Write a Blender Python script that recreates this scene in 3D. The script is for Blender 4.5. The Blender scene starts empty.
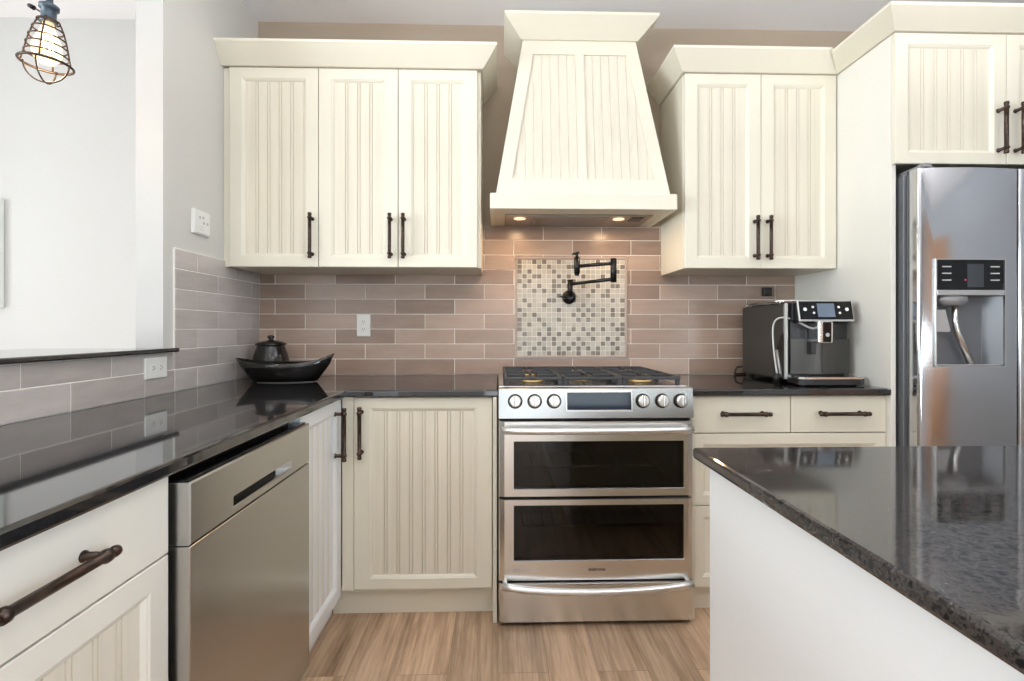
import bpy, bmesh, math, random
from mathutils import Vector, Matrix
random.seed(7)
S = bpy.context.scene
COL = S.collection
PI = math.pi

# ------------------------------------------------------------------ geometry constants (metres)
H = 1.16                       # camera height
YB = 2.674                     # back wall
XL = -1.245                    # kitchen face of left wall
ZC = 2.757                     # ceiling
YU = 2.329                     # door faces of the wall cabinets
YD = 2.03                      # door faces of the base cabinets
XD = -0.62                     # door faces of the left run
ZT, ZU = 0.92, 0.892           # worktop top / underside
XP = 1.585                     # tall end panel left face
HOODY0, HOODY1, HZ0, HZ1 = 2.285, 2.40, 1.768, 2.527

# ------------------------------------------------------------------ materials
def newmat(name):
    m = bpy.data.materials.new(name); m.use_nodes = True
    nt = m.node_tree; b = nt.nodes['Principled BSDF']
    return m, nt, b

def setp(b, **k):
    names = dict(color='Base Color', rough='Roughness', metal='Metallic', ior='IOR', coat='Coat Weight',
                 coatr='Coat Roughness', aniso='Anisotropic', spec='Specular IOR Level', trans='Transmission Weight',
                 emis='Emission Strength', ecol='Emission Color', alpha='Alpha', anisor='Anisotropic Rotation')
    for a, v in k.items():
        if a in ('color', 'ecol'): v = (*v, 1) if len(v) == 3 else v
        b.inputs[names[a]].default_value = v

def simple(name, color, rough=.5, **k):
    m, nt, b = newmat(name); setp(b, color=color, rough=rough, **k); return m

def N(nt, typ, **k):
    n = nt.nodes.new(typ)
    for a, v in k.items(): setattr(n, a, v)
    return n

def coords(nt, scale=(1, 1, 1), kind='Object', rot=(0, 0, 0)):
    tc = N(nt, 'ShaderNodeTexCoord'); mp = N(nt, 'ShaderNodeMapping')
    mp.inputs['Scale'].default_value = scale; mp.inputs['Rotation'].default_value = rot
    nt.links.new(tc.outputs[kind], mp.inputs['Vector'])
    return mp.outputs['Vector']

def noise(nt, vec, scale=5, detail=4, rough=.5):
    n = N(nt, 'ShaderNodeTexNoise'); n.inputs['Scale'].default_value = scale
    n.inputs['Detail'].default_value = detail; n.inputs['Roughness'].default_value = rough
    nt.links.new(vec, n.inputs['Vector']); return n.outputs['Fac']

def ramp(nt, fac, stops, interp='LINEAR'):
    r = N(nt, 'ShaderNodeValToRGB'); e = r.color_ramp.elements; r.color_ramp.interpolation = interp
    while len(e) < len(stops): e.new(.5)
    for i, (p, c) in enumerate(stops):
        e[i].position = p; e[i].color = (*c, 1)
    nt.links.new(fac, r.inputs['Fac']); return r.outputs['Color']

def bump(nt, b, h, strength=.2, dist=.002):
    bp = N(nt, 'ShaderNodeBump'); bp.inputs['Strength'].default_value = strength; bp.inputs['Distance'].default_value = dist
    nt.links.new(h, bp.inputs['Height']); nt.links.new(bp.outputs['Normal'], b.inputs['Normal'])

def painted(name, c, rough=.38, streak=None, amt=.06):
    m, nt, b = newmat(name); setp(b, rough=rough)
    sc = streak or (2, 2, 2)
    f = noise(nt, coords(nt, sc), 1.0, 5, .6)
    lo = tuple(x*(1-amt) for x in c); hi = tuple(min(1, x*(1+amt*.5)) for x in c)
    nt.links.new(ramp(nt, f, [(.3, lo), (.7, hi)]), b.inputs['Base Color'])
    return m

def wallpaint(name, c):
    m, nt, b = newmat(name); setp(b, color=c, rough=.75)
    bump(nt, b, noise(nt, coords(nt), 220, 2), .06, .001); return m

CREAM = (.715, .672, .556)
M = {}
M['cab'] = painted('cream_cabinet_paint', CREAM, .36, (3, 3, 1.2), .025)
M['cabl'] = painted('daylit_cream_cabinet_paint', (.75, .725, .66), .36, (3, 3, 1.2), .02)  # same cream, paled and cooled to carry daylight on left run and side panel
M['beadl'] = painted('daylit_cream_beadboard', (.735, .695, .605), .42, (55, 55, 1.4), .06)  # beadboard cream paled the same way for daylight
M['bead'] = painted('cream_glazed_beadboard', (.70, .648, .53), .42, (55, 55, 1.4), .07)
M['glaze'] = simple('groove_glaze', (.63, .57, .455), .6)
M['white'] = painted('white_panel_paint', (.80, .82, .835), .34, (2, 2, 2), .01)
M['wallL'] = wallpaint('grey_wall_paint', (.615, .595, .56))
M['wallB'] = wallpaint('shaded_taupe_wall_paint', (.40, .32, .24))  # wall colour darkened and warmed to stand in for shade on the back wall
M['wallF'] = wallpaint('pale_grey_wall_paint', (.49, .485, .47))
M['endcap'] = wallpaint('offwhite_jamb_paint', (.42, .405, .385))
M['ceil'] = wallpaint('ceiling_paint', (.90, .895, .915))
M['plate'] = simple('white_plastic', (.80, .79, .75), .3)
M['dark'] = simple('black_void', (.006, .006, .006), .6)
M['blackpl'] = simple('black_plastic', (.012, .012, .013), .28)
M['blackgl'] = simple('black_gloss_panel', (.006, .006, .007), .12, spec=.3)
M['iron'] = simple('cast_iron', (.035, .037, .04), .45)
M['blackmetal'] = simple('black_metal', (.018, .017, .016), .32, metal=.6)
M['wood_floor_line'] = None
M['glow'] = simple('screen_grey', (.10, .13, .17), .2, emis=.12, ecol=(.35, .45, .6))
M['lettering'] = simple('grey_lettering', (.45, .45, .45), .5)
M['brownletter'] = simple('dark_lettering', (.05, .04, .03), .5)
M['rubber'] = simple('black_rubber', (.015, .015, .015), .7)
M['chrome'] = simple('chrome', (.78, .78, .78), .14, metal=1)
M['hose'] = simple('silver_hose', (.50, .50, .48), .35, metal=.35)

def steel(name, c, rough, ax, aniso=.6):
    m, nt, b = newmat(name); setp(b, color=c, rough=rough, metal=1, aniso=aniso)
    return m
M['steel'] = steel('brushed_steel', (.76, .765, .76), .24, 'h', .4)
M['steelv'] = steel('brushed_steel_fridge', (.56, .565, .575), .13, 'h', .5)
M['steeld'] = steel('brushed_steel_dishwasher', (.48, .478, .465), .24, 'h', .4)
M['satin'] = simple('satin_steel_bar', (.78, .775, .765), .36, metal=1)
M['bright'] = simple('polished_steel_bar', (.68, .66, .63), .24, metal=1)

def bronze():
    m, nt, b = newmat('oil_rubbed_bronze'); setp(b, rough=.34, metal=.85)
    f = noise(nt, coords(nt), 60, 3)
    nt.links.new(ramp(nt, f, [(.35, (.035, .027, .023)), (.75, (.10, .06, .043))]), b.inputs['Base Color']); return m
M['bronze'] = bronze()

def granite(name, base, mid, fleck, bigscale, flat=False):
    m, nt, b = newmat(name); setp(b, rough=.045, ior=1.78)
    v = coords(nt)
    n1 = noise(nt, v, bigscale, 6, .65)
    c1 = ramp(nt, n1, [(.40, base), (.50, mid), (.57, base), (.66, mid), (.74, fleck)])
    vo = N(nt, 'ShaderNodeTexVoronoi'); vo.inputs['Scale'].default_value = 260; nt.links.new(v, vo.inputs['Vector'])
    c2 = ramp(nt, vo.outputs['Distance'], [(.0, (.42, .43, .46)), (.12, (.10, .10, .11)), (.22, (0, 0, 0))])
    hs = ramp(nt, vo.outputs['Color'], [(.78, (0, 0, 0)), (.86, (1, 1, 1))])
    mx0 = N(nt, 'ShaderNodeMixRGB', blend_type='MULTIPLY'); mx0.inputs[0].default_value = 1
    nt.links.new(c2, mx0.inputs[1]); nt.links.new(hs, mx0.inputs[2])
    mx = N(nt, 'ShaderNodeMixRGB', blend_type='ADD'); mx.inputs[0].default_value = 1
    nt.links.new(c1, mx.inputs[1]); nt.links.new(mx0.outputs[0], mx.inputs[2])
    nt.links.new(mx.outputs[0], b.inputs['Base Color'])
    return m, nt, b
M['granite'] = granite('black_granite', (.008, .008, .009), (.022, .022, .023), (.05, .05, .052), 70)[0]
gi, nt, b = granite('brown_black_granite', (.009, .010, .012), (.058, .050, .045), (.22, .225, .235), 75)
bump(nt, b, noise(nt, coords(nt), 130, 3), .06, .0005); setp(b, rough=.06, ior=1.52)
M['granite_island'] = gi

def tilemat(name, lo, hi, rough=.26):
    m, nt, b = newmat(name); setp(b, rough=rough)
    g = N(nt, 'ShaderNodeNewGeometry')
    f = noise(nt, coords(nt, (5, 5, 26)), 1, 4, .6)
    ad = N(nt, 'ShaderNodeMath', operation='ADD'); nt.links.new(g.outputs['Random Per Island'], ad.inputs[0]); nt.links.new(f, ad.inputs[1])
    ml = N(nt, 'ShaderNodeMath', operation='MULTIPLY'); ml.inputs[1].default_value = .5; nt.links.new(ad.outputs[0], ml.inputs[0])
    nt.links.new(ramp(nt, ml.outputs[0], [(.25, lo), (.75, hi)]), b.inputs['Base Color'])
    bump(nt, b, noise(nt, coords(nt, (1, 1, 2)), 9, 2), .22, .004)
    return m
M['tile'] = tilemat('taupe_gloss_tile', (.265, .178, .132), (.46, .335, .262))
M['tileL'] = tilemat('grey_taupe_gloss_tile', (.39, .345, .315), (.57, .515, .48))
M['grout'] = simple('pale_grout', (.86, .82, .75), .8)
M['mos_l'] = tilemat('mosaic_light', (.41, .375, .31), (.54, .50, .43), .35)
M['mos_d'] = tilemat('mosaic_dark', (.15, .122, .095), (.215, .18, .14), .2)
M['liner'] = simple('taupe_liner_tile', (.42, .33, .28), .25)

def floormat():
    m, nt, b = newmat('oak_plank_floor'); setp(b, rough=.38)
    v = coords(nt, (1, 1, 1), 'Object', (0, 0, PI/2))
    br = N(nt, 'ShaderNodeTexBrick'); nt.links.new(v, br.inputs['Vector'])
    br.offset = .37; br.inputs['Scale'].default_value = 1; br.inputs['Mortar Size'].default_value = .0009
    br.inputs['Brick Width'].default_value = 1.25; br.inputs['Row Height'].default_value = .17
    br.inputs['Color1'].default_value = (0, 0, 0, 1); br.inputs['Color2'].default_value = (1, 1, 1, 1); br.inputs['Mortar'].default_value = (.5, .5, .5, 1)
    sep = N(nt, 'ShaderNodeSeparateColor'); nt.links.new(br.outputs['Color'], sep.inputs[0])
    # per plank offset of the grain
    tc = coords(nt, (11, 1.1, 1))
    ofs = N(nt, 'ShaderNodeVectorMath', operation='MULTIPLY_ADD')
    cmb = N(nt, 'ShaderNodeCombineXYZ'); nt.links.new(sep.outputs[0], cmb.inputs[2]); nt.links.new(sep.outputs[0], cmb.inputs[1])
    nt.links.new(cmb.outputs[0], ofs.inputs[0]); ofs.inputs[1].default_value = (0, 9, 13); nt.links.new(tc, ofs.inputs[2])
    g1 = noise(nt, ofs.outputs[0], 1.6, 7, .62)
    tc2 = coords(nt, (90, 3, 1)); g2 = noise(nt, tc2, 1, 4, .6)
    col = ramp(nt, g1, [(.26, (.14, .08, .048)), (.40, (.38, .25, .155)), (.58, (.58, .41, .275)), (.80, (.38, .25, .16))])
    mx = N(nt, 'ShaderNodeMixRGB', blend_type='OVERLAY'); mx.inputs[0].default_value = .65
    nt.links.new(col, mx.inputs[1]); nt.links.new(g2, mx.inputs[2])
    tone = ramp(nt, sep.outputs[0], [(0, (.80, .79, .78)), (1, (1.08, 1.05, 1.02))])
    m2 = N(nt, 'ShaderNodeMixRGB', blend_type='MULTIPLY'); m2.inputs[0].default_value = 1
    nt.links.new(mx.outputs[0], m2.inputs[1]); nt.links.new(tone, m2.inputs[2])
    m3 = N(nt, 'ShaderNodeMixRGB'); nt.links.new(br.outputs['Fac'], m3.inputs[0]); nt.links.new(m2.outputs[0], m3.inputs[1]); m3.inputs[2].default_value = (.20, .13, .085, 1)
    nt.links.new(m3.outputs[0], b.inputs['Base Color'])
    bump(nt, b, g2, .08, .001)
    return m
M['floor'] = floormat()

def tinted_glass(name, tint, gloss):
    m, nt, b = newmat(name); nt.nodes.remove(b)
    out = nt.nodes['Material Output']
    t = N(nt, 'ShaderNodeBsdfTransparent'); t.inputs[0].default_value = (*tint, 1)
    g = N(nt, 'ShaderNodeBsdfGlossy'); g.inputs['Roughness'].default_value = .02
    fr = N(nt, 'ShaderNodeFresnel'); fr.inputs['IOR'].default_value = gloss
    mx = N(nt, 'ShaderNodeMixShader')
    nt.links.new(fr.outputs[0], mx.inputs[0]); nt.links.new(t.outputs[0], mx.inputs[1]); nt.links.new(g.outputs[0], mx.inputs[2])
    nt.links.new(mx.outputs[0], out.inputs['Surface']); return m
M['ovenglass'] = tinted_glass('dark_oven_glass', (.42, .42, .40), 1.5)
M['pane'] = tinted_glass('window_glass', (.97, .98, .98), 1.3)
M['bulbglass'] = tinted_glass('clear_bulb_glass', (1.0, .93, .82), 1.4)
m_ = M['bulbglass']; nt_ = m_.node_tree; out_ = nt_.nodes['Material Output']; src = out_.inputs['Surface'].links[0].from_socket
em_ = N(nt_, 'ShaderNodeEmission'); em_.inputs[0].default_value = (1, .80, .55, 1); em_.inputs[1].default_value = .55
ad_ = N(nt_, 'ShaderNodeAddShader'); nt_.links.new(src, ad_.inputs[0]); nt_.links.new(em_.outputs[0], ad_.inputs[1]); nt_.links.new(ad_.outputs[0], out_.inputs['Surface'])
M['filament'] = simple('glowing_filament', (1, .7, .4), .5, emis=9, ecol=(1, .72, .40))
M['lens'] = simple('hood_lamp_lens', (1, .9, .7), .5, emis=.9, ecol=(1, .80, .5))
M['lampblue'] = simple('blue_grey_socket', (.06, .085, .11), .45, metal=.3)
M['cage'] = simple('dark_cage_wire', (.045, .028, .02), .4, metal=.6)
M['brass'] = simple('brass_burner', (.75, .55, .25), .35, metal=.8)
M['ceramic'] = simple('black_glazed_ceramic', (.008, .007, .006), .08)
M['bulbwhite'] = M['plate']

# ------------------------------------------------------------------ mesh builder
class MB:
    def __init__(self, xf=None): self.bm = bmesh.new(); self.xf = xf
    def _merge(self, tb, mi=0, smooth=False):
        for f in tb.faces:
            f.material_index = mi
            if smooth: f.smooth = True
        me = bpy.data.meshes.new('tmp'); tb.to_mesh(me); tb.free()
        self.bm.from_mesh(me); bpy.data.meshes.remove(me)
    def box(self, x0, x1, y0, y1, z0, z1, bev=0, mi=0, seg=2, rot=None):
        tb = bmesh.new(); bmesh.ops.create_cube(tb, size=1)
        for v in tb.verts:
            v.co = Vector(((x0+x1)/2+v.co.x*(x1-x0), (y0+y1)/2+v.co.y*(y1-y0), (z0+z1)/2+v.co.z*(z1-z0)))
        if rot:
            c = Vector(((x0+x1)/2, (y0+y1)/2, (z0+z1)/2)); R = rot if isinstance(rot, Matrix) else Matrix.Rotation(rot[1], 3, rot[0])
            for v in tb.verts: v.co = c+R@(v.co-c)
        bev = min(bev, .45*min(abs(x1-x0), abs(y1-y0), abs(z1-z0)))
        if bev > 0: bmesh.ops.bevel(tb, geom=list(tb.edges), offset=bev, segments=seg, profile=.5, affect='EDGES')
        self._merge(tb, mi); return self
    def prism(self, pts, vec, mi=0, smooth=False):
        tb = bmesh.new(); vec = Vector(vec)
        a = [tb.verts.new(p) for p in pts]; b2 = [tb.verts.new(Vector(p)+vec) for p in pts]
        n = len(pts); tb.faces.new(a); tb.faces.new(b2[::-1])
        for i in range(n):
            f = tb.faces.new((a[i], a[(i+1) % n], b2[(i+1) % n], b2[i]))
        self._merge(tb, mi, smooth); return self
    def loft(self, loops, mi=0, cap0=True, cap1=True, closed=False, smooth=False, mis=None):
        tb = bmesh.new(); L = [[tb.verts.new(p) for p in lp] for lp in loops]; n = len(loops[0])
        rng = range(len(L)) if closed else range(len(L)-1)
        for k in rng:
            A, B = L[k], L[(k+1) % len(L)]
            for i in range(n):
                f = tb.faces.new((A[i], A[(i+1) % n], B[(i+1) % n], B[i]))
                f.smooth = smooth; f.material_index = mis[k] if mis else mi
        if not closed:
            if cap0: f = tb.faces.new(L[0][::-1]); f.material_index = mi
            if cap1: f = tb.faces.new(L[-1]); f.material_index = mis[-1] if mis else mi
        me = bpy.data.meshes.new('tmp'); tb.to_mesh(me); tb.free(); self.bm.from_mesh(me); bpy.data.meshes.remove(me)
        return self
    def tube(self, pts, r, seg=10, mi=0, closed=False, cap=True):
        pts = [Vector(p) for p in pts]; n = len(pts); loops = []
        rs = r if isinstance(r, (list, tuple)) else [r]*n
        up = None
        for i in range(n):
            a = pts[i-1] if (i > 0 or closed) else pts[i]; c = pts[(i+1) % n] if (i < n-1 or closed) else pts[i]
            t = (c-a).normalized()
            if up is None:
                up = Vector((0, 0, 1)) if abs(t.z) < .9 else Vector((1, 0, 0))
            s = t.cross(up).normalized(); up = s.cross(t).normalized()
            loops.append([pts[i]+rs[i]*(math.cos(2*PI*k/seg)*s+math.sin(2*PI*k/seg)*up) for k in range(seg)])
        return self.loft(loops, mi, cap, cap, closed, True)
    def lathe(self, prof, c=(0, 0, 0), axis=(0, 0, 1), seg=24, mi=0, smooth=True):
        ax = Vector(axis).normalized(); s = ax.cross(Vector((0, 1, 0)) if abs(ax.y) < .9 else Vector((1, 0, 0))).normalized(); t = ax.cross(s)
        c = Vector(c); loops = []
        for r, h in prof:
            r = max(r, 1e-4)
            loops.append([c+ax*h+r*(math.cos(2*PI*k/seg)*s+math.sin(2*PI*k/seg)*t) for k in range(seg)])
        return self.loft(loops, mi, True, True, False, smooth)
    def build(self, name, mats, parent=None, recalc=True):
        bm = self.bm
        if self.xf:
            for v in bm.verts: v.co = Vector(self.xf(*v.co))
        if recalc: bmesh.ops.recalc_face_normals(bm, faces=list(bm.faces))
        root = parent
        while root is not None and root.parent is not None: root = root.parent
        if root is not None:
            for v in bm.verts: v.co -= root.location
        me = bpy.data.meshes.new(name); bm.to_mesh(me); bm.free()
        if not isinstance(mats, (list, tuple)): mats = [mats]
        for m in mats: me.materials.append(M[m] if isinstance(m, str) else m)
        o = bpy.data.objects.new(name, me); COL.objects.link(o)
        if parent is not None: o.parent = parent
        return o

def tag(o, label, cat, group=None):
    o['label'] = label; o['category'] = cat
    if group: o['group'] = group
    return o
def thing(name, label, cat, loc=(0, 0, 0), group=None):
    o = bpy.data.objects.new(name, None); COL.objects.link(o); o.location = loc; o.empty_display_size = .1
    return tag(o, label, cat, group)
def struct(o): o['kind'] = 'structure'; return o
def setloc(o):
    """move a single-mesh thing's origin to the middle of its base"""
    me = o.data; xs = [v.co.x for v in me.vertices]; ys = [v.co.y for v in me.vertices]; zs = [v.co.z for v in me.vertices]
    c = Vector(((min(xs)+max(xs))/2, (min(ys)+max(ys))/2, min(zs)))
    me.transform(Matrix.Translation(-c)); o.location = c; return o

# faces: u = left to right for the viewer, w = outwards, z = up
def fY(front): return lambda u, w, z: (u, front-w, z)          # facing the camera (-Y)
def fX(front): return lambda u, w, z: (front+w, u, z)          # left run, facing +X
def rect(u0, u1, z0, z1, w, iu=0, iz=0):
    return [(u0+iu, w, z0+iz), (u1-iu, w, z0+iz), (u1-iu, w, z1-iz), (u0+iu, w, z1-iz)]

def handle(parent, xf, u, z, length=.205, vert=True, mat='bronze'):
    mb = MB(xf); h = length/2
    P = (lambda a, w: (u, w, z+a)) if vert else (lambda a, w: (u+a, w, z))
    ax = (0, 0, 1) if vert else (1, 0, 0)
    prof = [(.0055, -h), (.0082, -h+.001), (.0090, -h+.006), (.0085, -h+.012), (.0074, -h+.013), (.0074, -h+.018), (.0105, -h+.019), (.0105, -h+.027), (.0078, -h+.029)]
    prof = prof + [(r, -a) for r, a in prof[::-1]]
    mb.lathe(prof, P(0, .034), ax, 14)
    for s in (-1, 1):
        a = s*(h-.0230)
        mb.lathe([(.0090, 0), (.0090, .003), (.0066, .005), (.0066, .034)], P(a, -.0005), (0, 1, 0), 12)
    return mb.build('handle', mat, parent)

def shaker(parent, xf, u0, u1, z0, z1, stile=.056, rail=.056, bead=True, name='door', mat='cab', pmat='bead', th=.02, pitch=.052, panel_off=None):
    mb = MB(xf); e = .0016
    L = [rect(u0, u1, z0, z1, -th), rect(u0, u1, z0, z1, -e), rect(u0, u1, z0, z1, 0, e, e),
         rect(u0, u1, z0, z1, 0, stile-.006, rail-.006), rect(u0, u1, z0, z1, -.0025, stile-.003, rail-.003), rect(u0, u1, z0, z1, -.0032, stile, rail),
         rect(u0, u1, z0, z1, -.0095, stile+.007, rail+.007), rect(u0, u1, z0, z1, -th, stile+.007, rail+.007)]
    mb.loft(L, closed=True)
    d = mb.build(name, mat, parent)
    a, b2, c, d2 = u0+stile+.0065, u1-stile-.0065, z0+rail+.0065, z1-rail-.0065
    mp = MB(xf)
    pw = -.0098
    if bead:
        n = max(1, round((b2-a)/pitch)); w = (b2-a)/n
        pr = [(a, pw)]; mi = []
        for i in range(1, n):
            x = a+w*i
            for g in (x-.0055, x+.0055):
                pr += [(g-.0020, pw), (g, pw-.0034), (g+.0020, pw)]
        pr.append((b2, pw))
        pr2 = pr+[(b2, -th+.001), (a, -th+.001)]
        mp.prism([(p[0], p[1], c) for p in pr2], (0, 0, d2-c))
        # glaze settled in the grooves
        tb = mp.bm
    else:
        mp.box(a, b2, -th+.001, pw, c, d2)
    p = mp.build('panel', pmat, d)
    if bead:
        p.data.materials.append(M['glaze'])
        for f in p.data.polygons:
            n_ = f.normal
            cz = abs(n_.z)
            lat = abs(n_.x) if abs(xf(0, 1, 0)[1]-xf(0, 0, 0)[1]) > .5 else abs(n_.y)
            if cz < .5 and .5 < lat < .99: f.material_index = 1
    return d

def slab(parent, xf, u0, u1, z0, z1, name='drawer', mat='cab', th=.02):
    mb = MB(xf); mb.box(u0, u1, -th, 0, z0, z1, .0018)
    return mb.build(name, mat, parent)

# ------------------------------------------------------------------ room shell
def shell(name, mat, *boxes):
    mb = MB()
    for b_ in boxes: mb.box(*b_)
    return struct(mb.build(name, mat))
X0, X1, Y0 = -5.2, 3.2, -3.6
shell('floor', 'floor', (X0, X1, Y0, YB+.12, -.06, 0))
shell('ceiling', 'ceil', (X0, X1, Y0, YB+.12, ZC, ZC+.1))
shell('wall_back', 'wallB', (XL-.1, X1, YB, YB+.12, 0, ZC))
M['wallR'] = wallpaint('slate_wall_paint', (.36, .375, .40))
shell('wall_back_left', 'wallF', (X0, XL-.1, YB, YB+.12, 0, ZC))
wl = MB()
wl.box(XL-.1, XL, 1.924, YB, 0, ZC, 0, 0)
wl_o = struct(wl.build('wall_left', ['wallL', 'endcap']))
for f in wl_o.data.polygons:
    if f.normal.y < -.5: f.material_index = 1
shell('wall_half', 'wallF', (XL-.1, XL, -.6, 1.924, 0, 1.0715))
# unseen windows in rear, left and right walls, added to light the room
def wall_with_holes(name, mat, axis, pos, th, a0, a1, holes):
    mb = MB(); cur = a0
    def bx(p, q, z0, z1):
        if axis == 'x': mb.box(p, q, pos-th, pos, z0, z1)
        else: mb.box(pos-th, pos, p, q, z0, z1)
    for h0, h1, hz0, hz1 in holes:
        bx(cur, h0, 0, ZC); bx(h0, h1, 0, hz0) if hz0 > 0 else None; bx(h0, h1, hz1, ZC); cur = h1
    bx(cur, a1, 0, ZC); return struct(mb.build(name, mat))
HR = [(-3.6, -1.8, .3, 2.25), (-.2, 2.0, .05, 2.25)]
HLF = [(-3.2, .7, .3, 2.3)]
wall_with_holes('wall_rear', 'wallF', 'x', Y0, .12, X0, X1, HR)
HRT = [(-3.1, -1.15, .85, 2.35)]
wall_with_holes('wall_right', 'wallR', 'y', X1, .1, Y0, YB, HRT)
wall_with_holes('wall_far_left', 'wallF', 'y', X0, .12, Y0, YB, HLF)
wn = 0
for (a0, a1, z0, z1), ax in [(h, 'x') for h in HR]+[(h, 'y') for h in HLF]+[(h, 'r') for h in HRT]:
    wn += 1; mb = MB(); t = .05; pos = {'x': Y0, 'y': X0, 'r': X1}[ax]-.06
    def bx(p, q, c, d, dep=.03):
        mb.box(p, q, pos-dep, pos+dep, c, d, .004) if ax == 'x' else mb.box(pos-dep, pos+dep, p, q, c, d, .004)
    bx(a0, a1, z0, z0+t); bx(a0, a1, z1-t, z1); bx(a0, a0+t, z0+t, z1-t); bx(a1-t, a1, z0+t, z1-t)
    k = 2 if a1-a0 < 3 else 4
    for i in range(1, k):
        x = a0+(a1-a0)*i/k; bx(x-.03, x+.03, z0+t, z1-t)
    w_ = struct(mb.build('window_%d' % wn, 'plate'))
    mg = MB()
    mg.box(a0+t, a1-t, pos-.003, pos+.003, z0+t, z1-t) if ax == 'x' else mg.box(pos-.003, pos+.003, a0+t, a1-t, z0+t, z1-t)
    mg.build('pane', 'pane', w_)

# unseen wooden door added for its brown reflection in the fridge
M['doorwood'] = painted('brown_door_wood', (.42, .20, .085), .35, (14, 14, 1.2), .3)
def fR(u, w, z): return (X1-.1-w, u, z)
mb = MB(fR); mb.box(-.97, -.90, -.02, .015, 0, 2.12, .004); mb.box(-.10, -.03, -.02, .015, 0, 2.12, .004); mb.box(-.90, -.10, -.02, .015, 2.05, 2.12, .004)
dr_ = struct(mb.build('reflection_door', 'doorwood'))
for z0_, z1_ in ((.012, .95), (.96, 2.045)):
    shaker(dr_, lambda u, w, z: fR(u, w+.012, z), -.898, -.102, z0_, z1_, .11, .12, False, 'door_panel', 'doorwood', 'doorwood')
mb = MB(fR); mb.lathe([(.025, .0), (.025, .006), (.010, .008), (.010, .04), (.026, .045), (.026, .065), (.012, .07)], (-.17, .012, 1.0), (0, 1, 0), 20); mb.build('door_handle', 'chrome', dr_)
# ------------------------------------------------------------------ tile
TP, TZ, TZ0 = .3095, .0778, .9266
def tiles(mb, xf, u0, u1, z0, z1, ph, row0, hole=None, skip=None, g=.0016):
    k = 0
    while TZ0+k*TZ < z1:
        a, c = (TZ0+k*TZ if k else z0), TZ0+(k+1)*TZ
        off = ph + (TP/2 if (k-row0) % 2 else 0)
        n = math.floor((u0-off)/TP)
        while off+n*TP < u1:
            R = [max(u0, off+n*TP)+g, min(u1, off+(n+1)*TP)-g, max(z0, a)+g, min(z1, c)-g]
            n += 1
            rs = [R]
            if hole:
                h0, h1, h2, h3 = hole
                if R[0] < h1 and R[1] > h0 and R[2] < h3 and R[3] > h2:
                    rs = []
                    if R[0] < h0: rs.append([R[0], h0-g, R[2], R[3]])
                    if R[1] > h1: rs.append([h1+g, R[1], R[2], R[3]])
                    m0, m1 = max(R[0], h0), min(R[1], h1)
                    if R[2] < h2: rs.append([m0, m1, R[2], h2-g])
                    if R[3] > h3: rs.append([m0, m1, h3+g, R[3]])
            for r in rs:
                if r[1]-r[0] < .004 or r[3]-r[2] < .004: continue
                if skip and skip(*r): continue
                tb = bmesh.new(); bmesh.ops.create_cube(tb, size=1)
                tu, tz = random.uniform(-.0004, .0004), random.uniform(-.0004, .0004)
                for v in tb.verts:
                    sx, sy, sz = v.co*2
                    v.co = Vector(((r[0]+r[1])/2+sx*(r[1]-r[0])/2, (.0 if sy < 0 else .008+tu*sx+tz*sz), (r[2]+r[3])/2+sz*(r[3]-r[2])/2))
                bmesh.ops.bevel(tb, geom=list(tb.edges), offset=.0014, segments=2, profile=.5, affect='EDGES')
                mb._merge(tb, 0)
        k += 1
MOS = (.087, .683, 1.006, 1.5385)
mb = MB(fY(YB-.0008))
def skipb(a, b_, c, d): return c > 1.46 and (b_ < -.11 or a > .90)
tiles(mb, None, XL+.010, XP-.003, ZT, 1.6965, -.072, 3, MOS, skipb)
mb.box(XL+.010, XP-.003, 0, .0062, ZT+.0005, 1.448, 0, 1); mb.box(-.16, .93, 0, .0062, 1.448, 1.6965, 0, 1)
o = setloc(mb.build('tile_backsplash', ['tile', 'grout']))
tag(o, 'brown taupe glossy subway tile backsplash on the back wall behind the range', 'backsplash')
mb = MB(fX(XL+.0008))
tiles(mb, None, 1.980, YB-.0005, ZT, 1.471, 2.302-.022, 3)
tiles(mb, None, -.35, 1.980, ZT, 1.070, 2.302-.022, 3)
mb.box(-.35, 1.980, 0, .0062, ZT+.0005, 1.070, 0, 1); mb.box(1.980, YB-.0005, 0, .0062, ZT+.0005, 1.4715, 0, 1)
o = setloc(mb.build('tile_backsplash', ['tileL', 'grout']))
tag(o, 'grey subway tile backsplash on the left wall, running low under the black ledge', 'backsplash')
# mosaic panel
t = thing('mosaic_tile_panel', 'square mosaic tile panel of small cream and brown tiles above the range', 'tile panel', ((MOS[0]+MOS[1])/2, YB, MOS[2]))
mb = MB(fY(YB-.0074)); w = .0135
mb.loft([rect(*MOS, 0), rect(*MOS, .004), rect(*MOS, .007, .003, .003), rect(*MOS, .007, w-.003, w-.003), rect(*MOS, .004, w, w), rect(*MOS, 0, w, w)], closed=True)
mb.build('border', 'liner', t)
mb = MB(fY(YB-.0074)); i0, i1, j0, j1 = MOS[0]+w, MOS[1]-w, MOS[2]+w, MOS[3]-w
mb.box(i0, i1, 0, .001, j0, j1, 0, 2)
nc, nr = 22, 20; cw, ch = (i1-i0)/nc, (j1-j0)/nr
rr = random.Random(12); last = {}
for j in range(nr):
    for i in range(nc):
        nb = last.get((i-1, j), 0)+last.get((i, j-1), 0)
        dk = rr.random() < (.40, .16, .05)[nb]; last[(i, j)] = 1 if dk else 0
        tl = rr.uniform(.0025, .0035)
        mb.box(i0+i*cw+.0014, i0+(i+1)*cw-.0014, 0, tl, j0+j*ch+.0014, j0+(j+1)*ch-.0014, .0008, 1 if dk else 0, 1)
mb.build('mosaic_field', ['mos_l', 'mos_d', 'grout'], t)

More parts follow.
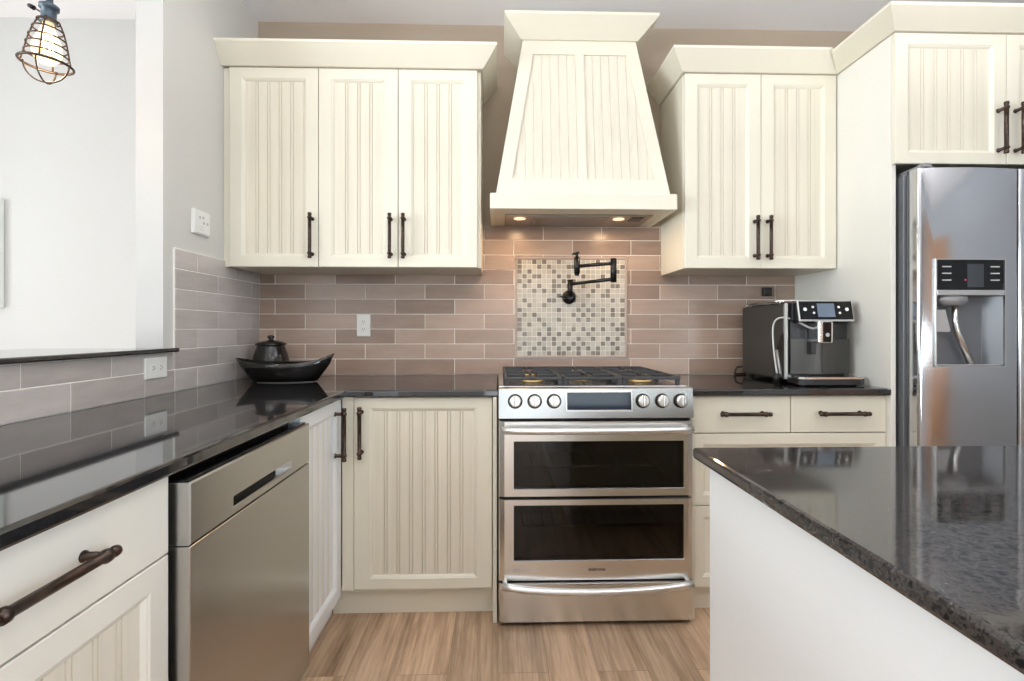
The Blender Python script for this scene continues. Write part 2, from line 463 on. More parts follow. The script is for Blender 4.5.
# ------------------------------------------------------------------ worktops
def edgeprof(xf=None): return None
mb = MB()
ov = -.594     # front edge of left run
pts = [(XL+.001, -.34), (ov, -.34), (ov, 2.003), (-.001, 2.003), (-.001, YB-.001), (XL+.001, YB-.001)]
def topslab(mb, pts, z0, z1, r=.006):
    n = len(pts)
    def inset(d):
        out = []
        for i in range(n):
            p, a, c = Vector(pts[i]), Vector(pts[i-1]), Vector(pts[(i+1) % n])
            e1, e2 = (p-a).normalized(), (c-p).normalized()
            n1, n2 = Vector((-e1.y, e1.x)), Vector((-e2.y, e2.x))
            out.append(p+(n1+n2)*d/(1+n1.dot(n2)) if 1+n1.dot(n2) > .01 else p+n1*d)
        return out
    L = []
    for d, z in ((r, z0), (r*.3, z0+r*.3), (0, z0+r), (0, z1-r), (r*.3, z1-r*.3), (r, z1)):
        L.append([(q.x, q.y, z) for q in inset(d)])
    mb.loft(L)
topslab(mb, pts, ZU, ZT)
o = mb.build('countertop', 'granite')
setloc(o); tag(o, 'long black granite worktop along the left wall turning the corner to the range', 'countertop')
mb = MB(); topslab(mb, [(.770, 2.003), (XP-.002, 2.003), (XP-.002, YB-.001), (.770, YB-.001)], ZU, ZT)
tag(setloc(mb.build('countertop', 'granite')), 'short black granite worktop right of the range under the coffee machine', 'countertop')
mb = MB(); topslab(mb, [(XL-.47, -.5), (XL+.029, -.5), (XL+.029, 1.974), (XL+.0105, 1.974), (XL+.0105, 1.922), (XL-.47, 1.922)], 1.0725, 1.0885, .004)
tag(setloc(mb.build('bar_ledge', 'granite')), 'thin black granite ledge capping the low tiled half wall on the left', 'ledge')

# ------------------------------------------------------------------ base cabinets
def carcass(parent, boxes, mat='cab', name='carcass'):
    mb = MB()
    for b_ in boxes: mb.box(*b_, .0015)
    return mb.build(name, mat, parent)
KZ = .108
# back run, left of the range
t = thing('base_cabinet', 'cream base cabinet with one beadboard door directly left of the steel range', 'cabinet', (-.30, YD, 0))
carcass(t, [(-.596, -.022, YD+.021, YB-.002, KZ, ZU-.001), (-.619, -.573, YD+.004, YD+.0215, KZ+.012, ZU-.002)])
carcass(t, [(-.020, -.004, 2.005, YB-.002, .0, ZU-.001)], 'cab', 'end_panel')
carcass(t, [(-.672, -.0205, 2.089, 2.105, 0, KZ+.001)], 'cab', 'toe_kick')
d = shaker(t, fY(YD), -.5705, -.0235, KZ+.018, .8875, .066, .047)
handle(d, fY(YD), -.5405, .752)
# left run, corner door
t = thing('base_cabinet', 'white corner base cabinet between the dishwasher and the back run', 'cabinet', (XD, 1.82, 0))
carcass(t, [(XL+.01, XD-.021, 1.612, 2.026, KZ, ZU-.001)], 'white')
carcass(t, [(-.692, -.676, 1.612, 2.088, 0, KZ+.001)], 'white', 'toe_kick')
carcass(t, [(XD-.06, XD-.0025, 2.0275, 2.0335, KZ, ZU-.002)], 'white', 'filler')
d = shaker(t, fX(XD), 1.614, 2.0265, KZ-.002, .8885, .062, .056, True, 'door', 'white', 'white')
handle(d, fX(XD), 1.9515, .756, .205)
# left run, drawer unit
def drawer_base(label, y1, w, first=True):
    y0 = y1-w
    t = thing('base_cabinet', label, 'cabinet', (XD, (y0+y1)/2, 0))
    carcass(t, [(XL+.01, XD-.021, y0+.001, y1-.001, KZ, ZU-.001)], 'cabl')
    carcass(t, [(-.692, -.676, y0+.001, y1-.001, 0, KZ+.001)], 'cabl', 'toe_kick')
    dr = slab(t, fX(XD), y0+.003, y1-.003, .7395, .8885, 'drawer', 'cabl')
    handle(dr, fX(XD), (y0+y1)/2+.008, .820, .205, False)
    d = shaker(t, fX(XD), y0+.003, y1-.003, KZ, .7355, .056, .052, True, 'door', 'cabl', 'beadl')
    handle(d, fX(XD), y0+.036, .60)
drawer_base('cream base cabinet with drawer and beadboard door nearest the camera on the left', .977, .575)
# right of the range
t = thing('base_cabinet', 'cream base cabinet with two small drawers between the range and the fridge panel', 'cabinet', (1.19, YD, 0))
carcass(t, [(.790, 1.583, YD+.021, YB-.002, KZ, ZU-.001), (1.601-.0205, XP-.001, YD, YD+.021, KZ, ZU-.002)])
carcass(t, [(.770, .7865, 2.012, YB-.002, 0, ZU-.001)], 'cab', 'end_panel')
carcass(t, [(.790, 1.583, 2.089, 2.105, 0, KZ+.001)], 'cab', 'toe_kick')
for a, c, hu in ((.793, 1.1855, .989), (1.189, 1.580, 1.391)):
    dr = slab(t, fY(YD), a, c, .7405, .8875); handle(dr, fY(YD), hu, .8195, .207, False)
for a, c in ((.4475, .7365), (KZ+.008, .4435)):
    shaker(t, fY(YD), .793, 1.580, a, c, .040, .048, False, 'drawer', 'cab', 'cab')

# ------------------------------------------------------------------ dishwasher
t = thing('dishwasher', 'stainless steel dishwasher under the left worktop with a slot handle', 'dishwasher', (-.9, 1.293, 0))
XF = -.588
carcass(t, [(XL+.02, -.655, .984, 1.606, .09, ZU-.004)], 'blackpl', 'tub')
carcass(t, [(-.70, -.684, .984, 1.606, 0, .10)], 'blackpl', 'toe_kick')
mb = MB(fX(XF)); mb.box(.987, 1.602, -.052, 0, .112, .7435, .003, 0, 3)
mb.build('door', 'steeld', t)
mb = MB(fX(XF)); U0, U1, Z0_, Z1_ = .987, 1.602, .7455, .866
hu0, hu1, hz0, hz1 = 1.146, 1.468, .762, .788
def ring(r, w): return [(r[0], w, r[2]), (r[1], w, r[2]), (r[1], w, r[3]), (r[0], w, r[3])]
mb.loft([ring((U0, U1, Z0_, Z1_), -.052), ring((U0, U1, Z0_, Z1_), -.003), ring((U0+.003, U1-.003, Z0_+.003, Z1_-.003), 0),
         ring((hu0, hu1, hz0, hz1), 0), ring((hu0+.002, hu1-.002, hz0+.002, hz1-.002), -.003), ring((hu0+.004, hu1-.03, hz0+.004, hz1-.004), -.035)])
cp = mb.build('control_panel', 'steeld', t)
mb = MB(fX(XF)); mb.box(hu0+.005, hu1-.035, -.0345, -.031, hz0+.0045, hz1-.0045); mb.build('pocket_handle', 'blackpl', cp)
mb = MB(fX(XF)); mb.box(.99, 1.60, -.050, -.012, .8662, .8700, .001); mb.build('control_strip', 'blackgl', cp)
mb = MB(fX(XD)); mb.box(.979, 1.610, -.02, -.005, .8865, .8915); mb.build('top_trim', 'white', t)

# ------------------------------------------------------------------ wall cabinets
def wall_cab(label, x0, x1, doors, hpos, z0=1.4415, z1=2.345, yf=YU, yb=YB-.001, stile=.062, rail=.053, under='cab', loc=None):
    t = thing('wall_cabinet', label, 'cabinet', ((x0+x1)/2, (yf+yb)/2, z0))
    carcass(t, [(x0, x1, yf+.021, yb, z0, z1)])
    for (a, c), h in zip(doors, hpos):
        d = shaker(t, fY(yf), a+.0015, c-.0015, z0+.001, z1-.001, stile, rail)
        if h is not None: handle(d, fY(yf), h, z0+.138, .205)
    return t
e1, e2 = -.815, -.455
t = wall_cab('single door cream wall cabinet against the left wall above the corner', -1.214, e1-.0005, [(-1.216, e1)], [-.842])
carcass(t, [(XL+.001, -1.219, YU+.012, YU+.03, 1.4415, 2.345)], 'cab', 'filler')
wall_cab('double door cream wall cabinet left of the range hood', e1+.0005, -.079, [(e1, e2), (e2, -.0935)], [-.4875, -.4275])
wall_cab('double door cream wall cabinet right of the range hood, beside the tall panel', .862, XP-.002, [(.864, 1.2235), (1.2235, 1.581)], [1.1915, 1.2525])

# crown: profile swept in plan
def crown(path, offs, z0, z1, out, name='crown_moulding', parent=None, mat='cab'):
    prof = [(0, z0), (.010, z0), (.014, z0+.004), (out-.004, z1-.016), (out, z1-.012), (out, z1), (0, z1)]
    mb = MB(); loops = []
    for (x, y), (ox, oy) in zip(path, offs):
        loops.append([(x+ox*o_, y+oy*o_, z) for o_, z in prof])
    mb.loft(loops); return mb.build(name, mat, parent)
o = crown([(XL+.001, YU), (-.079, YU), (-.079, YB-.001)], [(0, -1), (1, -1), (1, 0)], 2.3465, 2.434, .074)
tag(setloc(o), 'cream crown moulding along the top of the wall cabinets left of the hood', 'moulding')
o = crown([(.862, YB-.001), (.862, YU), (XP-.001, YU)], [(-1, 0), (-1, -1), (-1, -1)], 2.3465, 2.434, .074)
tag(setloc(o), 'cream crown moulding on the wall cabinet between hood and tall panel', 'moulding')
YFC = 1.985
o = crown([(XP-.0005, YU-.0005), (XP-.0005, YFC), (2.58, YFC)], [(-1, -1), (-1, -1), (0, -1)], 2.3465, 2.418, .078)
tag(setloc(o), 'highest cream crown moulding above the fridge cabinet at the right edge', 'moulding')

# ------------------------------------------------------------------ fridge surround
t = thing('fridge_cabinet', 'cream beadboard cabinet above the fridge with a tall side panel', 'cabinet', (2.07, 2.33, 0))
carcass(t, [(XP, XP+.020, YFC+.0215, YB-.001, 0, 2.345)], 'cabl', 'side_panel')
carcass(t, [(XP+.0205, 2.57, YFC+.0215, YB-.001, 1.84, 2.345)])
carcass(t, [(2.555, 2.575, YFC+.0215, YB-.001, 0, 1.8395)], 'cab', 'side_panel')
for a, c, h in ((XP, 2.0425, 2.007), (2.0425, 2.575, 2.078)):
    d = shaker(t, fY(YFC), a+.001, c-.0015, 1.822, 2.344, .056, .050)
    handle(d, fY(YFC), h, 1.956, .205)

# ------------------------------------------------------------------ fridge
FX0, FX1, FF = 1.634, 2.54, 1.918
t = thing('refrigerator', 'stainless steel side by side refrigerator with ice and water dispenser', 'refrigerator', ((FX0+FX1)/2, 2.3, 0))
carcass(t, [(FX0-.010, FX1, 1.992, YB-.03, .02, 1.775)], simple('fridge_side_grey', (.20, .205, .215), .4, metal=.4), 'cabinet_body')
carcass(t, [(FX0, FX1, 1.935, 1.99, .0, .075)], 'blackpl', 'grille')
xf = fY(FF); DX = 2.034; DISP = (1.690, 1.968, 1.012, 1.432)
def roundrect(u0, u1, z0, z1, w, rr_, i): return ring((u0+i, u1-i, z0+i, z1-i), w)
loops = [ring((FX0, DX, .08, 1.788), -.068)]
r_ = .008
for k in range(6):
    a = k/5*PI/2; loops.append(ring((FX0+r_*(1-math.cos(a)), DX-r_*(1-math.cos(a)), .08+r_*.3*(1-math.cos(a)), 1.788-r_*.3*(1-math.cos(a))), -r_+r_*math.sin(a)))
loops += [ring(DISP, 0), ring(DISP, -.008)]
# gentle bow: subdivide front left-right is not needed, front is flat
mb = MB(xf); mb.loft(loops, smooth=False, cap1=False)
mb.loft([ring(DISP, -.066), ring(DISP, -.0662)])
fd = mb.build('freezer_door', 'steelv', t)
mb = MB(xf); loops = [ring((DX+.006, FX1, .08, 1.788), -.068)]
for k in range(6):
    a = k/5*PI/2; loops.append(ring((DX+.006+r_*(1-math.cos(a)), FX1-r_*(1-math.cos(a)), .08+r_*.3*(1-math.cos(a)), 1.788-r_*.3*(1-math.cos(a))), -r_+r_*math.sin(a)))
mb.loft(loops); rd = mb.build('refrigerator_door', 'steelv', t)
def bow(o, u0, u1, amt=.015):
    bm = bmesh.new(); bm.from_mesh(o.data); x0 = u0-t.location.x; x1 = u1-t.location.x; yf = FF-t.location.y
    for k in range(1, 28):
        x = x0+(x1-x0)*k/28
        bmesh.ops.bisect_plane(bm, geom=list(bm.verts)+list(bm.edges)+list(bm.faces), plane_co=(x, 0, 0), plane_no=(1, 0, 0))
    for v in bm.verts:
        if v.co.y < yf+.03: v.co.y += amt*(2*(v.co.x-x0)/(x1-x0)-1)**2
    for f in bm.faces: f.smooth = True
    bm.to_mesh(o.data); bm.free(); o.data.set_sharp_from_angle(angle=math.radians(28))
bow(fd, FX0, DX); bow(rd, DX+.006, FX1)
# dispenser
mb = MB(xf); D = DISP
mb.loft([ring(D, -.004), ring(D, .003), ring((D[0]+.004, D[1]-.004, D[2]+.004, D[3]-.004), .003), ring((D[0]+.005, D[1]-.005, D[2]+.005, D[3]-.005), -.006), ring((D[0]+.001, D[1]-.001, D[2]+.001, D[3]-.001), -.006)], closed=True)
mb.build('dispenser_frame', 'bright', fd)
dp = MB(xf); dp.box(D[0]+.005, D[1]-.005, -.05, .0022, 1.312, D[3]-.005, .002); dpo = dp.build('control_panel', 'blackgl', fd)
mb = MB(xf); mb.box(D[0]+.005, D[1]-.005, -.05, .004, 1.290, 1.3115, .002); mb.build('trim_bar', 'bright', fd)
mb = MB(xf)   # recess liner, open to the front
R0, R1, R2, R3 = D[0]+.005, D[1]-.005, D[2]+.005, 1.2895
mb.loft([ring((R0, R1, R2, R3), -.004), ring((R0+.002, R1-.03, R2+.004, R3), -.060), ring((R0+.004, R1-.032, R2+.006, R3-.002), -.0605)], cap0=False)
o = mb.build('recess', simple('recess_grey', (.15, .155, .165), .35, metal=.3), fd)
mb = MB(xf); cx = R0+.085
mb.loft([[(cx+.05*math.cos(q)*s, -.03+.025*math.sin(q)*s, z) for q in [2*PI*k/20 for k in range(20)]] for s, z in ((1.25, 1.2895), (1.25, 1.270), (1.0, 1.258), (.8, 1.252))], smooth=True)
mb.build('ice_chute', simple('chute_grey', (.30, .30, .31), .35, metal=.4), fd)
mb = MB(xf); mb.prism([(R0+.004, -.012, 1.235), (R0+.046, -.012, 1.235), (R0+.066, -.012, 1.155), (R0+.060, -.012, 1.148), (R0+.004, -.012, 1.150)], (0, -.012, 0)); mb.build('ice_paddle', 'bright', fd)
mb = MB(xf); mb.tube([(R0+.10, -.030, 1.255), (R0+.100, -.030, 1.19), (R0+.106, -.030, 1.155), (R0+.165, -.028, R2+.004)], [.010, .010, .011, .013], 12); mb.build('water_lever', 'bright', fd)
mb = MB(xf); mb.box(R0+.003, R1-.012, -.055, -.001, R2+.001, R2+.006, .001); mb.build('drip_tray', 'steel', fd)
for zz in (1.402, 1.376, 1.350):
    for p_ in (R0+.02, R1-.056):
        mb = MB(xf); mb.box(p_, p_+.036, .0022, .0028, zz-.003, zz+.0015); mb.build('button_legend', 'lettering', dpo)
mb = MB(xf); mb.box(R0+.120, R0+.185, .0022, .0030, 1.322, 1.412, .0004); mb.build('display', simple('dispenser_display', (.035, .04, .045), .2), dpo)
mb = MB(xf); mb.lathe([(.003, .0022), (.003, .003)], (R0+.112, 0, 1.350), (0, 1, 0), 10); mb.build('indicator_light', simple('red_indicator', (.6, .03, .05), .4, emis=.6, ecol=(1, .05, .08)), dpo)
mb = MB(); mb.box(FX0+.012, FX0+.075, 1.945, 2.075, 1.776, 1.80, .005); mb.box(FX0+.018, FX0+.05, 1.925, 1.96, 1.7885, 1.806, .004); mb.build('hinge_cover', simple('hinge_grey', (.22, .22, .23), .4), t)

# ------------------------------------------------------------------ range hood
t = thing('range_hood', 'tapered cream wooden range hood with beadboard front over the range', 'range hood', (.386, 2.45, 1.70))
HB = (-.009, .782); HT = (.118, .654)
def hy(z): return HOODY0+(HOODY1-HOODY0)*(z-HZ0)/(HZ1-HZ0)
def hx(s, z):
    k = (z-HZ0)/(HZ1-HZ0); a = HB[0]+(HT[0]-HB[0])*k; c = HB[1]+(HT[1]-HB[1])*k; return a+(c-a)*s
mb = MB(); D_ = .010
mb.loft([[(hx(0, z), hy(z)+D_, z), (hx(1, z), hy(z)+D_, z), (hx(1, z), YB-.001, z), (hx(0, z), YB-.001, z)] for z in (HZ0, HZ1)], 0)
body = mb.build('hood_body', 'cab', t)
mb = MB()
zb, zt = 1.84, 2.455
# frame pieces as prisms on the sloping front (x,z polygon)
def fp(mb, poly, d0, d1, mi=0):
    mb.loft([[(x, hy(z)+d0, z) for x, z in poly], [(x, hy(z)+d1, z) for x, z in poly]], mi)
def xl(z): return hx(0, z)+.060
def xr(z): return hx(1, z)-.060
c0, c1 = .364, .404
fp(mb, [(hx(0, HZ0), HZ0), (xl(HZ0), HZ0), (xl(HZ1), HZ1), (hx(0, HZ1), HZ1)], 0, D_+.001)
fp(mb, [(xr(HZ0), HZ0), (hx(1, HZ0), HZ0), (hx(1, HZ1), HZ1), (xr(HZ1), HZ1)], 0, D_+.001)
fp(mb, [(xl(HZ0), HZ0), (xr(HZ0), HZ0), (xr(zb), zb), (xl(zb), zb)], 0, D_+.001)
fp(mb, [(xl(zt), zt), (xr(zt), zt), (xr(HZ1), HZ1), (xl(HZ1), HZ1)], 0, D_+.001)
fp(mb, [(c0, zb), (c1, zb), (c1, zt), (c0, zt)], 0, D_+.001)
mb.build('face_frame', 'cab', t)
def clip(poly, x, keep_gt):
    out = []
    for i in range(len(poly)):
        p, q = poly[i], poly[(i+1) % len(poly)]
        pi, qi = (p[0] >= x) == keep_gt, (q[0] >= x) == keep_gt
        if pi: out.append(p)
        if pi != qi:
            k = (x-p[0])/(q[0]-p[0]); out.append((x, p[1]+k*(q[1]-p[1])))
    return out
for poly in ([(xl(zb), zb), (c0, zb), (c0, zt), (xl(zt), zt)], [(c1, zb), (xr(zb), zb), (xr(zt), zt), (c1, zt)]):
    mb = MB(); a0 = min(p[0] for p in poly); a1 = max(p[0] for p in poly); x = c0 if poly[1][0] == c0 else c1
    edges = []
    step = -.040 if x == c0 else .040
    while a0-.04 < x < a1+.04: edges.append(x); x += step
    for e in edges:
        lo_, hi_ = min(e, e+step)+.0007, max(e, e+step)-.0007
        q = clip(clip(poly, lo_, True), hi_, False)
        if len(q) >= 3: fp(mb, q, .0065, D_+.001)
    mb.build('beadboard_panel', 'bead', t)
mb = MB(); hx0, hx1 = -.036, .808
# mantle: a box frame open underneath
mb.box(hx0, hx1, 2.268, 2.294, 1.698, 1.767, .002); mb.box(hx0, hx0+.026, 2.294, YB-.001, 1.698, 1.767, .002); mb.box(hx1-.026, hx1, 2.294, YB-.001, 1.698, 1.767, .002)
mb.box(hx0+.002, hx1-.002, 2.27, YB-.001, 1.7585, 1.7685)
mb.build('mantle', 'cab', t)
mb = MB(); mb.box(hx0+.026, hx1-.026, 2.294, YB-.001, 1.7005, 1.7105); mb.build('underside', 'cab', t)
mb = MB(); IX0, IX1, IY0, IY1 = .033, .735, 2.385, 2.645
mb.box(IX0, IX1, IY0, IY1, 1.694, 1.7006, .002)
ins = mb.build('hood_insert', steel('hood_insert_steel', (.40, .36, .31), .3, 'h'), t)
mb = MB(); mb.box(.165, .535, IY0+.025, IY1-.02, 1.691, 1.694, .001)
for k in range(22): mb.box(.172+k*.0163, .180+k*.0163, IY0+.035, IY1-.03, 1.6895, 1.6915)
mb.build('grease_filter', simple('filter_grey', (.30, .28, .26), .35, metal=.8), ins)
for x in (.105, .585):
    mb = MB(); mb.lathe([(.028, 0), (.028, .003)], (x, 2.45, 1.6905), (0, 0, 1), 18); mb.build('hood_lamp', 'lens', ins)
mb = MB(); mb.box(.64, .70, 2.41, 2.50, 1.6915, 1.694)
for k in range(4): mb.box(.645+.012*k, .653+.012*k, 2.42, 2.44, 1.690, 1.692)
mb.build('switch_panel', 'blackpl', ins)
o = crown([(HT[0], YB-.001), (HT[0], HOODY1), (HT[1], HOODY1), (HT[1], YB-.001)], [(-1, 0), (-1, -1), (1, -1), (1, 0)], HZ1-.002, 2.612, .088, 'crown', t)
mb = MB(); mb.box(HT[0]+.002, HT[1]-.002, HOODY1+.002, YB-.001, HZ1, 2.60); mb.build('top_block', 'cab', t)

# ------------------------------------------------------------------ range
RX0, RX1, RF = .003, .768, 1.970
t = thing('gas_range', 'stainless steel gas range with double oven standing below the hood', 'range', ((RX0+RX1)/2, 2.3, 0))
xf = fY(RF); cxr = (RX0+RX1)/2
mb = MB()
# open-fronted shell round the oven cavities
mb.box(RX0+.004, RX0+.045, 2.02, 2.655, .03, .905); mb.box(RX1-.045, RX1-.004, 2.02, 2.655, .03, .905)
mb.box(RX0+.045, RX1-.045, 2.60, 2.655, .03, .905); mb.box(RX0+.045, RX1-.045, 2.02, 2.60, .03, .215)
mb.box(RX0+.045, RX1-.045, 2.02, 2.60, .478, .53); mb.box(RX0+.045, RX1-.045, 2.02, 2.60, .745, .905)
mb.build('oven_body', simple('oven_enamel', (.055, .055, .055), .35), t)
for x in (RX0+.05, RX1-.05):
    for y in (2.06, 2.60):
        mb = MB(); mb.lathe([(.018, 0), (.018, .03)], (x, y, 0), (0, 0, 1), 12); mb.build('foot', 'rubber', t)
mb = MB()
for z in (.60, .36):
    mb.tube([(RX0+.10, 2.06, z), (RX1-.10, 2.06, z), (RX1-.10, 2.56, z), (RX0+.10, 2.56, z)], .005, 8, closed=True)
    for k in range(12):
        x = RX0+.14+k*.0438; mb.tube([(x, 2.06, z), (x, 2.56, z)], .0028, 6)
mb.build('oven_rack', 'chrome', t)
def oven_door(z0, z1, wz0, wz1, name='oven_door', hz=None, bow=0):
    wx0, wx1 = RX0+.058, RX1-.040
    mb = MB(xf)
    L = [ring((RX0, RX1, z0, z1), -.046), ring((RX0, RX1, z0, z1), -.014), ring((RX0+.004, RX1-.004, z0+.001, z1-.001), -.008), ring((RX0+.022, RX1-.022, z0+.003, z1-.003), 0),
         ring((wx0, wx1, wz0, wz1), 0), ring((wx0+.002, wx1-.002, wz0+.002, wz1-.002), -.004), ring((wx0+.002, wx1-.002, wz0+.002, wz1-.002), -.046)]
    mb.loft(L, closed=True); d = mb.build(name, 'steel', t)
    mb = MB(xf); mb.box(wx0+.002, wx1-.002, -.010, -.005, wz0+.002, wz1-.002); mb.build('window', 'ovenglass', d)
    return d
def bar(parent, z, drop, x0=RX0+.012, x1=RX1-.016):
    n = 17; pts = []
    for i in range(n):
        k = i/(n-1); pts.append((x0+(x1-x0)*k, .040-.010*(2*k-1)**6, z-drop*(1-(2*k-1)**2)))
    mb = MB(xf); mb.tube(pts, .0140, 14)
    for x, zz in ((x0+.012, z-.001), (x1-.012, z-.001)): mb.box(x-.009, x+.009, -.002, .036, zz-.009, zz+.009, .003)
    return mb.build('handle', 'satin', parent)
d1 = oven_door(.506, .803, .537, .7235); bar(d1, .772, .002)
d2 = oven_door(.180, .4985, .2575, .4745)
mb = MB(xf)
L = [ring((RX0, RX1, .018, .172), -.046), ring((RX0, RX1, .018, .172), -.014), ring((RX0+.004, RX1-.004, .019, .171), -.008), ring((RX0+.022, RX1-.022, .021, .168), 0)]
mb.loft(L); d3 = mb.build('drawer', 'steel', t); bar(d3, .176, .022)
mb = MB(); mb.box(RX0+.02, RX1-.02, 2.005, 2.018, 0, .05); mb.build('shadow_strip', 'dark', t)  # black strip standing in for the shadow under the drawer
# lettering
def text(s, size, loc, mat, parent, bold=0):
    cu = bpy.data.curves.new('txt', 'FONT'); cu.body = s; cu.size = size; cu.align_x = 'CENTER'; cu.align_y = 'CENTER'; cu.extrude = .0003; cu.offset = bold
    o = bpy.data.objects.new('txt', cu); COL.objects.link(o)
    dg = bpy.context.evaluated_depsgraph_get(); me = bpy.data.meshes.new_from_object(o.evaluated_get(dg))
    bpy.data.objects.remove(o); bpy.data.curves.remove(cu)
    root = parent
    while root.parent: root = root.parent
    me.transform(Matrix.Translation(Vector(loc)-root.location) @ Matrix.Rotation(PI/2, 4, 'X'))
    me.materials.clear(); me.materials.append(M[mat])
    o = bpy.data.objects.new('lettering', me); COL.objects.link(o); o.parent = parent; me.name = 'lettering'
    return o
text('SAMSUNG', .0145, (.385, RF-.0005, .2225), 'brownletter', d2, .0003)
text('CONVECTION', .0150, (.107, RF-.0005, .2225), 'lettering', d2)
# control panel, leaning back
ang = math.radians(6)
PZ0, PZ1 = .812, .928
def cpx(u, w, z):           # panel local: z measured along the face from PZ0
    return (u, RF+.004+z*math.sin(ang)-w*math.cos(ang), PZ0+z*math.cos(ang)+w*math.sin(ang))
hp = (PZ1-PZ0)/math.cos(ang)
mb = MB()
prof = [(RF+.004, PZ0), (RF+.004+hp*math.sin(ang), PZ1-.003), (RF+.009+hp*math.sin(ang), PZ1), (RF+.075, PZ1), (RF+.075, PZ0)]
mb.loft([[(x, y, z) for y, z in prof] for x in (RX0, RX1)])
cp = mb.build('control_panel', 'steeld', t)
mb = MB(cpx); s0, s1, q0, q1 = .262, .530, .024, .108
mb.loft([ring((s0, s1, q0, q1), -.002), ring((s0, s1, q0, q1), .003), ring((s0+.002, s1-.002, q0+.002, q1-.002), .004), ring((s0+.008, s1-.008, q0+.008, q1-.008), .004), ring((s0+.009, s1-.009, q0+.009, q1-.009), .0005)])
so = mb.build('display_bezel', 'bright', cp)
mb = MB(cpx); mb.box(s0+.009, s1-.009, -.001, .0018, q0+.009, q1-.009); mb.build('touch_display', simple('oven_display', (.02, .03, .045), .08), so)
for x in (.067, .143, .219, .568, .645, .718):
    mb = MB(cpx); mb.lathe([(.0285, 0), (.0285, .004), (.0255, .006), (.0255, 0.005)], (x, 0, .066), (0, 1, 0), 28); rg = mb.build('knob_ring', 'blackmetal', cp)
    mb = MB(cpx); mb.lathe([(.0235, .004), (.0232, .022), (.021, .027), (.017, .0285)], (x, 0, .066), (0, 1, 0), 28)
    mb.box(x-.005, x+.005, .026, .036, .066-.021, .066+.021, .003)
    mb.build('knob', 'bright', cp)
# cooktop
mb = MB(); mb.box(RX0, RX1, RF+.075, 2.655, .905, .930, .003); mb.build('cooktop', 'steel', t)
mb = MB(); mb.box(RX0+.02, RX1-.02, RF+.09, 2.63, .9295, .9312, .0005); mb.build('spill_tray', simple('cooktop_black', (.02, .02, .021), .2), t)
for x, y, r in ((.15, 2.20, .045), (.15, 2.50, .038), (.385, 2.35, .05), (.62, 2.20, .05), (.62, 2.50, .038)):
    mb = MB(); mb.lathe([(r, .931), (r, .940), (r*.8, .942)], (x, y, 0), (0, 0, 1), 24); bo = mb.build('burner', 'brass', t)
    mb = MB(); mb.lathe([(r*.85, .942), (r*.85, .948), (r*.7, .951)], (x, y, 0), (0, 0, 1), 24); mb.build('burner_cap', 'iron', bo)
for a, c in ((RX0+.022, .262), (.266, .505), (.509, RX1-.022)):
    mb = MB(); y0, y1, zt_ = RF+.085, 2.632, .966
    def gb(p, q, w=.011, h=.013): 
        x0_, x1_ = min(p[0], q[0]), max(p[0], q[0]); y0_, y1_ = min(p[1], q[1]), max(p[1], q[1])
        if x1_-x0_ < w: x0_, x1_ = (x0_+x1_)/2-w/2, (x0_+x1_)/2+w/2
        if y1_-y0_ < w: y0_, y1_ = (y0_+y1_)/2-w/2, (y0_+y1_)/2+w/2
        mb.box(x0_, x1_, y0_, y1_, zt_-h, zt_, .003)
    i_ = .006
    gb((a+i_, y0), (a+i_, y1)); gb((c-i_, y0), (c-i_, y1)); gb((a, y0+i_), (c, y0+i_)); gb((a, y1-i_), (c, y1-i_)); gb((a, (y0+y1)/2), (c, (y0+y1)/2))
    m_ = (a+c)/2
    for yy in (y0+.15, y1-.15):
        gb((a, yy), (m_-.025, yy)); gb((m_+.025, yy), (c, yy)); 
    for p, q in ((y0, y0+.12), (y0+.18, (y0+y1)/2), ((y0+y1)/2, y1-.18), (y1-.12, y1)): gb((m_, p), (m_, q))
    for x in (a+.010, c-.010):
        for y in (y0+.012, (y0+y1)/2, y1-.012): mb.box(x-.008, x+.008, y-.008, y+.008, .9312, zt_-.004, .002)
    mb.build('grate', 'iron', t)

# ------------------------------------------------------------------ pot filler
t = thing('pot_filler', 'black folding pot filler tap mounted on the mosaic panel above the range', 'tap', (.33, YB-.02, 1.33))
def P(px, py, Y):
    th = math.atan(14/508.); c, s = math.cos(th), math.sin(th); q = (px-512)/508.
    X = Y*(q*c+s)/(c-q*s); d = X*s+Y*c; return Vector((X, Y, H-(py-329)*d/508.))
ya, yb_, yc = 2.615, 2.55, 2.585
e_ = P(569.5, 297, 2.64); 
mb = MB(); mb.lathe([(.036, 0), (.036, .006), (.030, .012), (.016, .015), (.016, .055)], (e_.x, YB-.0115, e_.z), (0, -1, 0), 24); mb.build('wall_flange', 'blackmetal', t)
a = Vector((e_.x, 2.613, e_.z)); zl, zu = 1.391, 1.4635
el = P(613.5, 270, 2.33); spt = P(577, 266, 2.45)
mb = MB(); mb.tube([a, Vector((a.x, a.y, zl+.022))], .0135, 16); mb.lathe([(.016, -.004), (.016, .004)], (a.x, a.y, zl+.020), (0, 0, 1), 16); mb.build('riser', 'blackmetal', t)
mb = MB(); mb.tube([(a.x, a.y, zl), (el.x, el.y, zl)], .0085, 12); mb.build('lower_arm', 'blackmetal', t)
mb = MB(); mb.tube([(el.x, el.y, zl-.016), (el.x, el.y, zu+.022)], .0145, 16); mb.build('elbow_joint', 'blackmetal', t)
mb = MB(); mb.tube([(el.x, el.y, zu), (spt.x, spt.y, zu)], .0085, 12); mb.build('upper_arm', 'blackmetal', t)
mb = MB(); mb.tube([(spt.x, spt.y, zu-.036), (spt.x, spt.y, zu+.044)], .0145, 16); mb.tube([(spt.x, spt.y, zu-.046), (spt.x, spt.y, zu-.036)], .011, 12); mb.build('spout', 'blackmetal', t)
